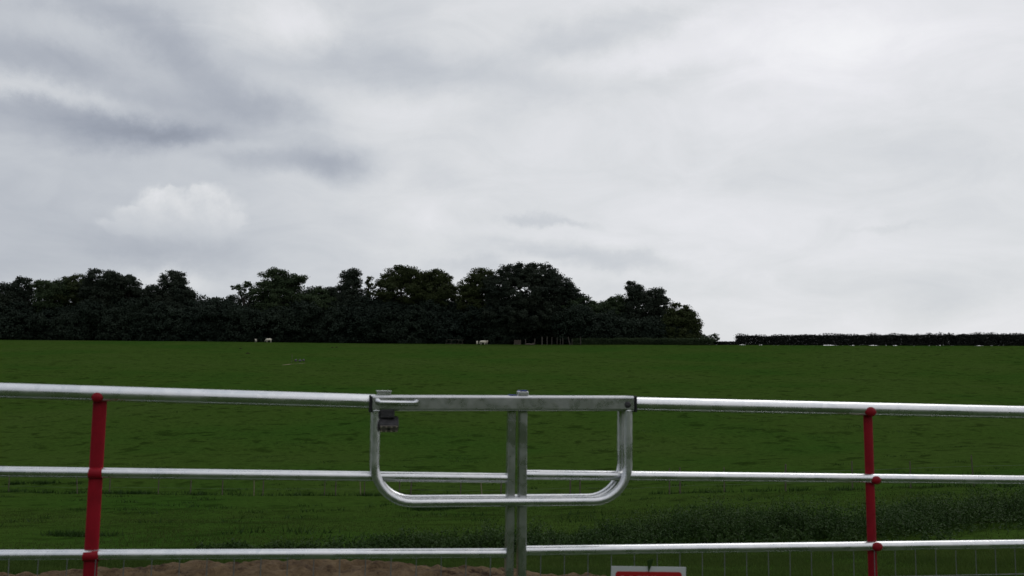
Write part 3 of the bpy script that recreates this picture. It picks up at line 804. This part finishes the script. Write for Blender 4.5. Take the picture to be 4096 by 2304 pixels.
# latch over both gates
def latch():
    c0 = G(1484, 1614, 0.056); c1 = G(2541, 1614, 0.056)
    root = thing('gate_latch', 'galvanised throw over loop latch with a flat box bar bridging the two gates', 'latch', tuple((c0 + c1) / 2 * [1, 1, 0] + [0, 0, 0.8]))
    # box bar
    tl = G(1484, 1582, 0.056); tr = G(2541, 1584, 0.056); bl = G(1486, 1644, 0.056); br = G(2541, 1644.5, 0.056)
    mid = (tl + tr + bl + br) / 4 - N3 * 0.056
    ax = (tr + br) / 2 - (tl + bl) / 2; Lx = np.linalg.norm(ax); ax /= Lx
    hgt = ((tl[2] - bl[2]) + (tr[2] - br[2])) / 2
    zz = np.cross(ax, N3); zz = zz / np.linalg.norm(zz); zz = zz if zz[2] > 0 else -zz
    mb = MB(); mb.box(mid, Lx, 0.112, hgt, ax, -N3, zz, bevel=0.008); mb.build('latch_bar', M_galv_rough, root, angle=35)
    for s, e in ((-1, mid - ax * Lx / 2), (1, mid + ax * Lx / 2)):
        mb = MB(); mb.box(e + ax * s * 0.0035 - zz * 0.002, 0.0065, 0.117, hgt + 0.005, ax, -N3, zz, bevel=0.001); mb.build('end_cap', M_black, root, angle=40)
    # two U shaped loops either side of the gates
    def hoop(off):
        r_ = 0.0163
        xL, xR, yB = 1504, 2512.5, 2008
        A = G(xL, 1640, 0.04); Bp = G(xR, 1640, 0.04)
        zb = G(2000, yB, 0.04)[2]
        sA, sB = arc(A), arc(Bp)
        rr = 0.135
        pts = [along(sA, A[2] + 0.004, off)]
        pts.append(along(sA + 0.001, zb + rr, off))
        for k in range(1, 10):
            t = math.pi / 2 * k / 9
            pts.append(along(sA + 0.001 + rr * (1 - math.cos(t)), zb + rr - rr * math.sin(t), off))
        rr2 = 0.13
        for k in range(0, 10):
            t = math.pi / 2 * k / 9
            pts.append(along(sB - rr2 + rr2 * math.sin(t), zb + rr2 - rr2 * math.cos(t), off))
        pts.append(along(sB, Bp[2] + 0.004, off))
        mb = MB(); mb.tube(pts, r_, 20, side=N3); mb.build('loop', M_loop, root)
    hoop(0.040); hoop(-0.040)
    # locking pin with upturned ends
    o = 0.056 + 0.016
    p = [G(1509, 1602, 0.056), G(1513, 1606, o - 0.004), G(1522, 1610, o), G(1600, 1611, o), G(1655, 1612, o), G(1668, 1610, o), G(1673, 1602, o)]
    mb = MB(); mb.tube(p, [0.009, 0.009, 0.0068, 0.0068, 0.0068, 0.0095, 0.0085], 14); mb.build('locking_pin', M_galv, root)
    # bracket on top, weld beads, rivet
    k = 3.2 / FPX
    c = G(1535, 1575, 0.02); mb = MB(); mb.box(c, 52 * k, 0.05, 0.017, T3, -N3, Z3, bevel=0.002); mb.box(c + [0, 0, 0.0095], 60 * k, 0.058, 0.003, T3, -N3, Z3, bevel=0.0008); mb.build('bracket', M_galv, root, angle=40)
    mb = MB(); mb.sphere(G(1507, 1643, 0.055), 0.013, 0.004, 0.003, T3, N3, Z3); mb.build('weld_bead', M_galv, root)
    mb = MB(); mb.sphere(G(2514, 1644, 0.055), 0.011, 0.004, 0.003, T3, N3, Z3); mb.build('weld_bead', M_galv, root)
    mb = MB(); mb.sphere(G(2511, 1619, 0.056), 0.0125, 0.004, 0.0125, T3, N3, Z3); mb.build('rivet', M_lock, root)
    c = G(2090, 1573.5, 0.03); mb = MB(); mb.box(c, 40 * k, 0.045, 0.016, T3, -N3, Z3, bevel=0.003); f = mb.build('bolt_cap', M_galv, root, angle=40)
    mb = MB(); mb.box(c + [0, 0, 0.0095], 30 * k, 0.046, 0.0045, T3, -N3, Z3, bevel=0.001); mb.build('insert', M_blue, f, angle=40)
    c = G(2050, 1580.5, 0.03); mb = MB(); mb.box(c, 30 * k, 0.04, 0.003, T3, -N3, Z3, bevel=0.001); mb.build('bolt_cap', M_blue, root, angle=40)
latch()

def padlock():
    c = G(1553, 1700, 0.050)
    root = thing('padlock', 'dark weathered laminated padlock hanging under the left end of the latch bar', 'padlock', c)
    mb = MB(); mb.box(G(1549, 1655, 0.045), 0.050, 0.030, 0.030, T3, -N3, Z3, bevel=0.004); mb.build('shackle_guard', M_lock, root, angle=40)
    a = -math.radians(48)      # body swings so that its underside faces the viewer
    ay = -N3 * math.cos(a) + Z3 * math.sin(a); azv = N3 * math.sin(a) * 1.0 + Z3 * math.cos(a)
    azv = np.cross(T3, ay); azv = azv if azv[2] > 0 else -azv
    cb = G(1555, 1694, 0.045)
    mb = MB(); mb.box(cb, 0.068, 0.034, 0.050, T3, ay, azv, bevel=0.008); mb.build('body', M_lock, root, angle=40)
    fc = cb - azv * 0.0262
    mb = MB(); mb.box(fc, 0.062, 0.030, 0.003, T3, ay, azv, bevel=0.001); pl = mb.build('bottom_plate', M_lockface, root, angle=40)
    for i in (-0.026, -0.009, 0.009, 0.026):
        for j in (-0.0105, 0.0105):
            mb = MB(); mb.sphere(fc + T3 * i + ay * j - azv * 0.001, 0.0032, 0.0032, 0.002, T3, ay, azv, 8, 6); mb.build('rivet', M_brass, pl)
    mb = MB(); mb.sphere(fc - azv * 0.001, 0.007, 0.006, 0.0012, T3, ay, azv); mb.build('keyhole', M_black, pl)
padlock()

def sign():
    tl = G(2445, 2264, 0.024); tr = G(2744, 2268, 0.024)
    ax = tr - tl; L = np.linalg.norm(ax); ax /= L
    dn = np.cross(ax, N3); dn /= np.linalg.norm(dn); dn = dn if dn[2] < 0 else -dn
    root = thing('warning_sign', 'white board with a red rounded panel wired to the right gate mesh', 'sign', tl)
    Hh = 0.30
    mb = MB(); mb.box(tl + ax * L / 2 + dn * Hh / 2, L, 0.003, Hh, ax, -N3, -dn, bevel=0.001); mb.build('board', M_signw, root, angle=40)
    # red panel with rounded corners
    a = 0.0165; b = 0.018; rr = 0.012; w2 = L - 2 * a; h2 = 0.12; pts = []
    for (cx, cy, t0) in ((w2 - rr, rr, -90), (w2 - rr, h2 - rr, 0), (rr, h2 - rr, 90), (rr, rr, 180)):
        for k in range(7):
            t = math.radians(t0 + 15 * k); pts.append((cx + rr * math.cos(t), cy + rr * math.sin(t)))
    P_ = [tl + ax * (a + x) + dn * (b + y) + N3 * 0.0022 for x, y in pts]; n = len(P_)
    P2 = [p - N3 * 0.0008 for p in P_]
    mb = MB(); mb.add(P_ + P2, [tuple(range(n))] + [(i, (i + 1) % n, n + (i + 1) % n, n + i) for i in range(n)])
    mb.build('red_panel', M_signr, root, smooth=False)
    # tops of the white capitals that just enter the frame
    k = 3.3 / FPX
    def stroke(x0, x1, y0=2302.0, hh=0.006):
        c = tl + ax * ((x0 + x1) / 2 - 2445) * k + dn * ((y0 - 2265) * k + hh / 2) + N3 * 0.0030
        mb = MB(); mb.box(c, (x1 - x0) * k, 0.0006, hh, ax, -N3, -dn); mb.build('letter', M_signw, root, smooth=False)
    for x0, x1 in ((2483, 2496), (2520, 2533), (2549, 2572), (2576, 2597), (2608, 2631), (2668, 2698)): stroke(x0, x1)
    # leaf caught on the top edge
    return tl, ax, dn
tl, axs, dns = sign()
c = G(2599, 2266, 0.030); mb = MB(); kk = 3.3 / FPX
a1 = c - T3 * 10 * kk + Z3 * 22 * kk; a2 = c + T3 * 16 * kk + Z3 * 26 * kk; a3 = c - T3 * 4 * kk - Z3 * 22 * kk
mb.add([a1, a2, a3, a1 - N3 * 0.003, a2 - N3 * 0.003 + Z3 * 0.004, a3 - N3 * 0.003], [(0, 1, 2), (5, 4, 3), (0, 3, 4, 1), (1, 4, 5, 2), (2, 5, 3, 0)])
o = mb.build('leaf', M_dgrass, None, smooth=False); tag(o, 'small green leaf caught on the top edge of the sign board', 'leaf')

# ---------------------------------------------------------------- thin post fence in the dip
fr = thing('post_fence', 'line of thin grey stakes crossing the dip of the pasture', 'fence', (0, 46, hz(0, 46)))
for (px, ht, lean, pale) in [(35, 1.0, 0, 0), (312, 1.0, -0.12, 0), (439, 1.0, 0, 0), (634, 0.95, 0, 0), (763, 1.0, 0, 0), (890, 1.0, 0, 0), (1018, 1.05, -0.05, 1), (1053, 0.95, 0, 0),
                         (1299, 1.0, 0, 0), (1343, 1.0, 0, 0), (1444, 1.05, -0.08, 1), (1458, 1.1, 0, 0), (1598, 1.0, 0, 0), (1643, 1.0, 0.03, 0), (1843, 1.1, 0, 0), (1930, 1.25, -0.12, 1), (2003, 1.25, 0.03, 0),
                         (2281, 1.2, 0, 0), (2320, 1.2, 0, 0), (2678, 1.2, 0, 0), (2720, 1.2, 0, 0), (2897, 1.15, 0, 0), (3142, 1.2, 0.02, 0), (3410, 1.25, 0, 0), (3643, 1.15, 0, 0), (3896, 1.3, -0.05, 0)]:
    d = ray(px, 1950); d = d / d[1]
    yy = 46.0
    for _ in range(12): yy = float(fence_y(d[0] * yy))
    b = np.array([d[0] * yy, yy, hz(d[0] * yy, yy)])
    mb = MB(); rr = random.uniform(0.026, 0.040)
    mb.tube([b - [0, 0, .2], b + [lean * ht * 0.5, 0, ht * 0.5], b + [lean * ht, 0, ht]], [rr, rr * 0.95, rr * 0.8], 7)
    mb.build('stake', M_woodp if pale else M_wood, fr)
mb = MB()
xw = np.linspace(-32, 24, 57)
for hh in (0.35, 0.85):
    mb.tube([[x, float(fence_y(x)), hz(x, float(fence_y(x))) + hh] for x in xw], 0.0025, 4)
mb.build('wire', M_wire, fr)

# tall posts, hurdle, log at the wood edge
fr = thing('wood_edge_fence', 'uneven tall grey posts at the foot of the wood right of the cows', 'fence', crest_pt(2180, 0))
for (px, top, base, lean, thick) in [(2102, 1357, 1374, 0, 5), (2138, 1355, 1374, 0.05, 6), (2168, 1347, 1376, 0, 9), (2188, 1346, 1374, 0, 6), (2207, 1348, 1376, 0, 5), (2228, 1349, 1372, 0, 4), (2241, 1356, 1372, 0, 4),
                              (2251, 1350, 1372, 0, 5), (2280, 1347, 1368, -0.25, 7), (2288, 1357, 1372, 0, 4), (2322, 1347, 1360, 0, 5)]:
    p = crest_pt(px, -3); k = p[1] / FPX; H = (1382 - top) * k * 0.92; mb = MB(); rr = thick * k / 2 * 0.8
    mb.tube([p - [0, 0, .2], p + [lean * H, 0, H]], [rr, rr * 0.85], 7); mb.build('post', M_woodd, fr)
p = crest_pt(2070, -2); k = p[1] / FPX
h = thing('hurdle', 'grey boarded hurdle leaning at the wood edge beside the tall posts', 'hurdle', p)
for i in range(5):
    mb = MB(); mb.box(p + [0, 0, 0.18 + i * 0.32], 27 * k, 0.05, 0.2, bevel=0.01); mb.build('board', M_wood, h, smooth=False)
for s in (-1, 1):
    mb = MB(); mb.box(p + [s * 13 * k, 0.06, 0.8], 0.10, 0.08, 1.7, bevel=0.01); mb.build('post', M_wood, h, smooth=False)
p = crest_pt(2118, -4); mb = MB()
mb.tube([p + [-1.4, 0, 0.22], p + [-0.4, 0.05, 0.27], p + [0.6, 0, 0.24], p + [1.5, 0, 0.30]], [0.20, 0.24, 0.23, 0.30], 10)
mb.tube([p + [1.0, 0, 0.3], p + [1.2, -0.2, 0.75]], [0.10, 0.06], 7)
o = mb.build('fallen_log', M_wood, None); tag(o, 'pale fallen log lying at the foot of the tall posts', 'log')
p = crest_pt(1820, -1); k = p[1] / FPX
h = thing('metal_hurdle', 'faint thin metal hay frame in the shade left of the cow pair', 'hay frame', p)
w_, hh = 33 * k, 1.45
for nm, a, b in (('rail', [-w_, 0, hh], [w_, 0, hh]), ('rail', [-w_, 0, 0.1], [w_, 0, 0.1]), ('leg', [-w_, 0, hh], [-w_ * 1.12, 0, 0]), ('leg', [w_ * 0.5, 0, hh], [w_ * 0.3, 0, 0]), ('leg', [w_, 0, hh], [w_ * 0.8, 0, 0]), ('leg', [-w_ * 0.4, 0, hh], [-w_ * 0.55, 0, 0])):
    mb = MB(); mb.tube([p + a, p + b], 0.035, 6); mb.build(nm, M_wood, h)

# ---------------------------------------------------------------- cows
def cow(label, loc, yaw, scale=1.0, graze=True, group='white cows in front of the wood', seed=0):
    t = thing('cow', label, 'cow', loc, group)
    ca, sa = math.cos(yaw), math.sin(yaw)
    def W_(p): p = np.array(p) * scale; return np.array([loc[0] + p[0] * ca - p[1] * sa, loc[1] + p[0] * sa + p[1] * ca, loc[2] + p[2]])
    mb = MB()
    # trunk: rump at -x, chest at +x
    mb.tube([W_(p) for p in ((-1.02, 0, 1.12), (-0.95, 0, 1.08), (-0.72, 0, 1.03), (-0.25, 0, 0.97), (0.25, 0, 0.95), (0.60, 0, 1.00), (0.82, 0, 1.05))],
            [v * scale for v in (0.10, 0.27, 0.36, 0.41, 0.40, 0.36, 0.22)], 14, flat=0.72)
    if graze: neck = ((0.62, 0, 1.10), (0.95, 0, 1.02), (1.18, 0, 0.72)); head = ((1.12, 0, 0.78), (1.25, 0, 0.60), (1.38, 0, 0.36), (1.42, 0, 0.28))
    else: neck = ((0.62, 0, 1.08), (0.92, 0, 1.22), (1.15, 0, 1.38)); head = ((1.08, 0, 1.42), (1.25, 0, 1.38), (1.50, 0, 1.22), (1.58, 0, 1.16))
    mb.tube([W_(p) for p in neck], [0.27 * scale, 0.20 * scale, 0.14 * scale], 12)
    mb.tube([W_(p) for p in head], [0.11 * scale, 0.13 * scale, 0.085 * scale, 0.06 * scale], 12)
    for s in (-1, 1):
        e = head[0]; mb.tube([W_((e[0], s * 0.08, e[2] + 0.04)), W_((e[0] - 0.03, s * 0.24, e[2] + 0.02))], [0.05 * scale, 0.02 * scale], 6)
        st = random.uniform(-0.06, 0.08)
        # fore leg: elbow, wrist, fetlock
        mb.tube([W_((0.58, s * 0.17, 0.90)), W_((0.60 + st, s * 0.17, 0.48)), W_((0.60 + st, s * 0.17, 0.14)), W_((0.64 + st, s * 0.17, 0.0))], [v * scale for v in (0.16, 0.075, 0.048, 0.06)], 9)
        # hind leg: stifle forward, hock back, vertical shank
        mb.tube([W_((-0.72, s * 0.17, 1.00)), W_((-0.62, s * 0.18, 0.72)), W_((-0.86 + st, s * 0.17, 0.46)), W_((-0.82 + st, s * 0.17, 0.12)), W_((-0.78 + st, s * 0.17, 0.0))], [v * scale for v in (0.22, 0.15, 0.075, 0.05, 0.06)], 9)
    b = mb.build('body', M_cow, t)
    md = b.modifiers.new('fuse', 'REMESH'); md.mode = 'VOXEL'; md.voxel_size = 0.035 * scale; md.use_smooth_shade = True
    mb = MB(); mb.tube([W_((-1.04, 0, 1.2)), W_((-1.12, 0, 0.9)), W_((-1.10, 0, 0.55)), W_((-1.10, 0, 0.42))], [v * scale for v in (0.035, 0.022, 0.03, 0.045)], 6); mb.build('tail', M_cow, t)
    mb = MB(); q = head[-1]; mb.sphere(W_((q[0] + 0.01, 0, q[2])), 0.065 * scale, 0.065 * scale, 0.055 * scale); mb.build('muzzle', M_snout, t)
    return t
def cow_at(px, back, label, yaw, **kw):
    p = crest_pt(px, back); cow(label, tuple(p), yaw, **kw)
cow_at(1074, 1.5, 'white cow in side view with lowered head, alone in front of the left wood', math.pi - 0.1, graze=True, scale=0.95)
cow_at(1022, 4, 'dim greyish cow half hidden in shade left of the lone white cow', math.pi / 2 + 0.5, graze=False, scale=0.8)
cow_at(1908, 0, 'small white cow seen from behind, left of the overlapping pair', math.pi / 2 + 0.15, graze=True, scale=0.85)
cow_at(1930, -1.5, 'white cow nearest the viewer of the overlapping pair', math.pi * 0.82, graze=True, scale=1.0)
cow_at(1944, 2.5, 'white cow standing behind and right of its companion', math.pi * 0.35, graze=False, scale=0.95)

# ---------------------------------------------------------------- small things in the field
def molehill(px, py, wpx, label):
    p = ground_at(px, py); k = p[1] / FPX; R_ = wpx * k / 2
    r = np.random.default_rng(int(px)); n = 15; V_ = []; Fs = []
    for i in range(n):
        for j in range(n):
            x = (i / (n - 1) * 2 - 1); y = (j / (n - 1) * 2 - 1); d_ = math.hypot(x, y)
            V_.append((p[0] + x * R_, p[1] + y * R_, hz(p[0] + x * R_, p[1] + y * R_) - 0.05 + 0.32 * max(0, 1 - d_) ** 0.7 + r.normal(0, 0.015)))
    for i in range(n - 1):
        for j in range(n - 1): Fs.append((i * n + j, (i + 1) * n + j, (i + 1) * n + j + 1, i * n + j + 1))
    mb = MB(); mb.add(V_, Fs); o = mb.build('molehill', M_mole); tag(o, label, 'molehill', 'molehills on the pasture')
molehill(962, 1395, 13, 'small dark molehill high on the slope, left of the lone white cow')
molehill(991, 1414, 20, 'larger dark molehill slightly lower, nearest the thin lone stake')
molehill(1329, 1391, 11, 'left one of two dark molehills side by side near the wood')
molehill(1346, 1390, 11, 'right one of two dark molehills side by side near the wood')
p = ground_at(1167, 1449); mb = MB(); mb.tube([p - [0, 0, .1], p + [0.03, 0, 0.9], p + [-0.02, 0, 1.75]], [0.05, 0.045, 0.04], 7)
o = mb.build('stake', M_wood); tag(o, 'thin lone stake standing in mid field beside the grey stones', 'stake')
for i, (px, py, wx, lb) in enumerate([(1183, 1445, 11, 'dark grey stone, leftmost of three in mid field'), (1200, 1446, 12, 'broad grey stone in the middle of three in mid field'), (1214, 1444, 9, 'palest grey stone at the right of three in mid field')]):
    p = ground_at(px, py); k = p[1] / FPX; mb = MB()
    r = np.random.default_rng(i + 80)
    bm = bmesh.new(); bmesh.ops.create_icosphere(bm, subdivisions=3, radius=1)
    V_ = []
    for v in bm.verts:
        s = 1 + 0.22 * math.sin(3 * v.co.x + i) * math.cos(4 * v.co.y) + 0.12 * math.sin(7 * v.co.z + 2 * i)
        V_.append(p + np.array([v.co.x * wx * k / 2 * s, v.co.y * 0.3 * s, 0.15 + v.co.z * 0.28 * s]))
    bm.verts.index_update(); Fs = [tuple(v.index for v in f.verts) for f in bm.faces]; bm.free()
    mb.add(V_, Fs); o = mb.build('stone', M_stone); tag(o, lb, 'stone', 'stones in mid field')
# worn streak of bare earth below them
mb = MB(); a = ground_at(1128, 1461); b = ground_at(1222, 1452); n = 24; V_ = []; Fs = []
for i in range(n + 1):
    t_ = i / n; c = a + (b - a) * t_; wd_ = (0.75 if t_ < 0.35 else 0.35) * (0.4 + 0.9 * math.sin(math.pi * min(1, t_ * 1.02)) ** 0.6) * (1 + 0.5 * math.sin(9 * t_) )
    for s in (-1, 1): V_.append((c[0], c[1] + s * wd_, hz(c[0], c[1] + s * wd_) + 0.03))
for i in range(n): Fs.append((2 * i, 2 * i + 2, 2 * i + 3, 2 * i + 1))
mb.add(V_, Fs); mb.build('bare_track', M_sand, None, kind='structure')
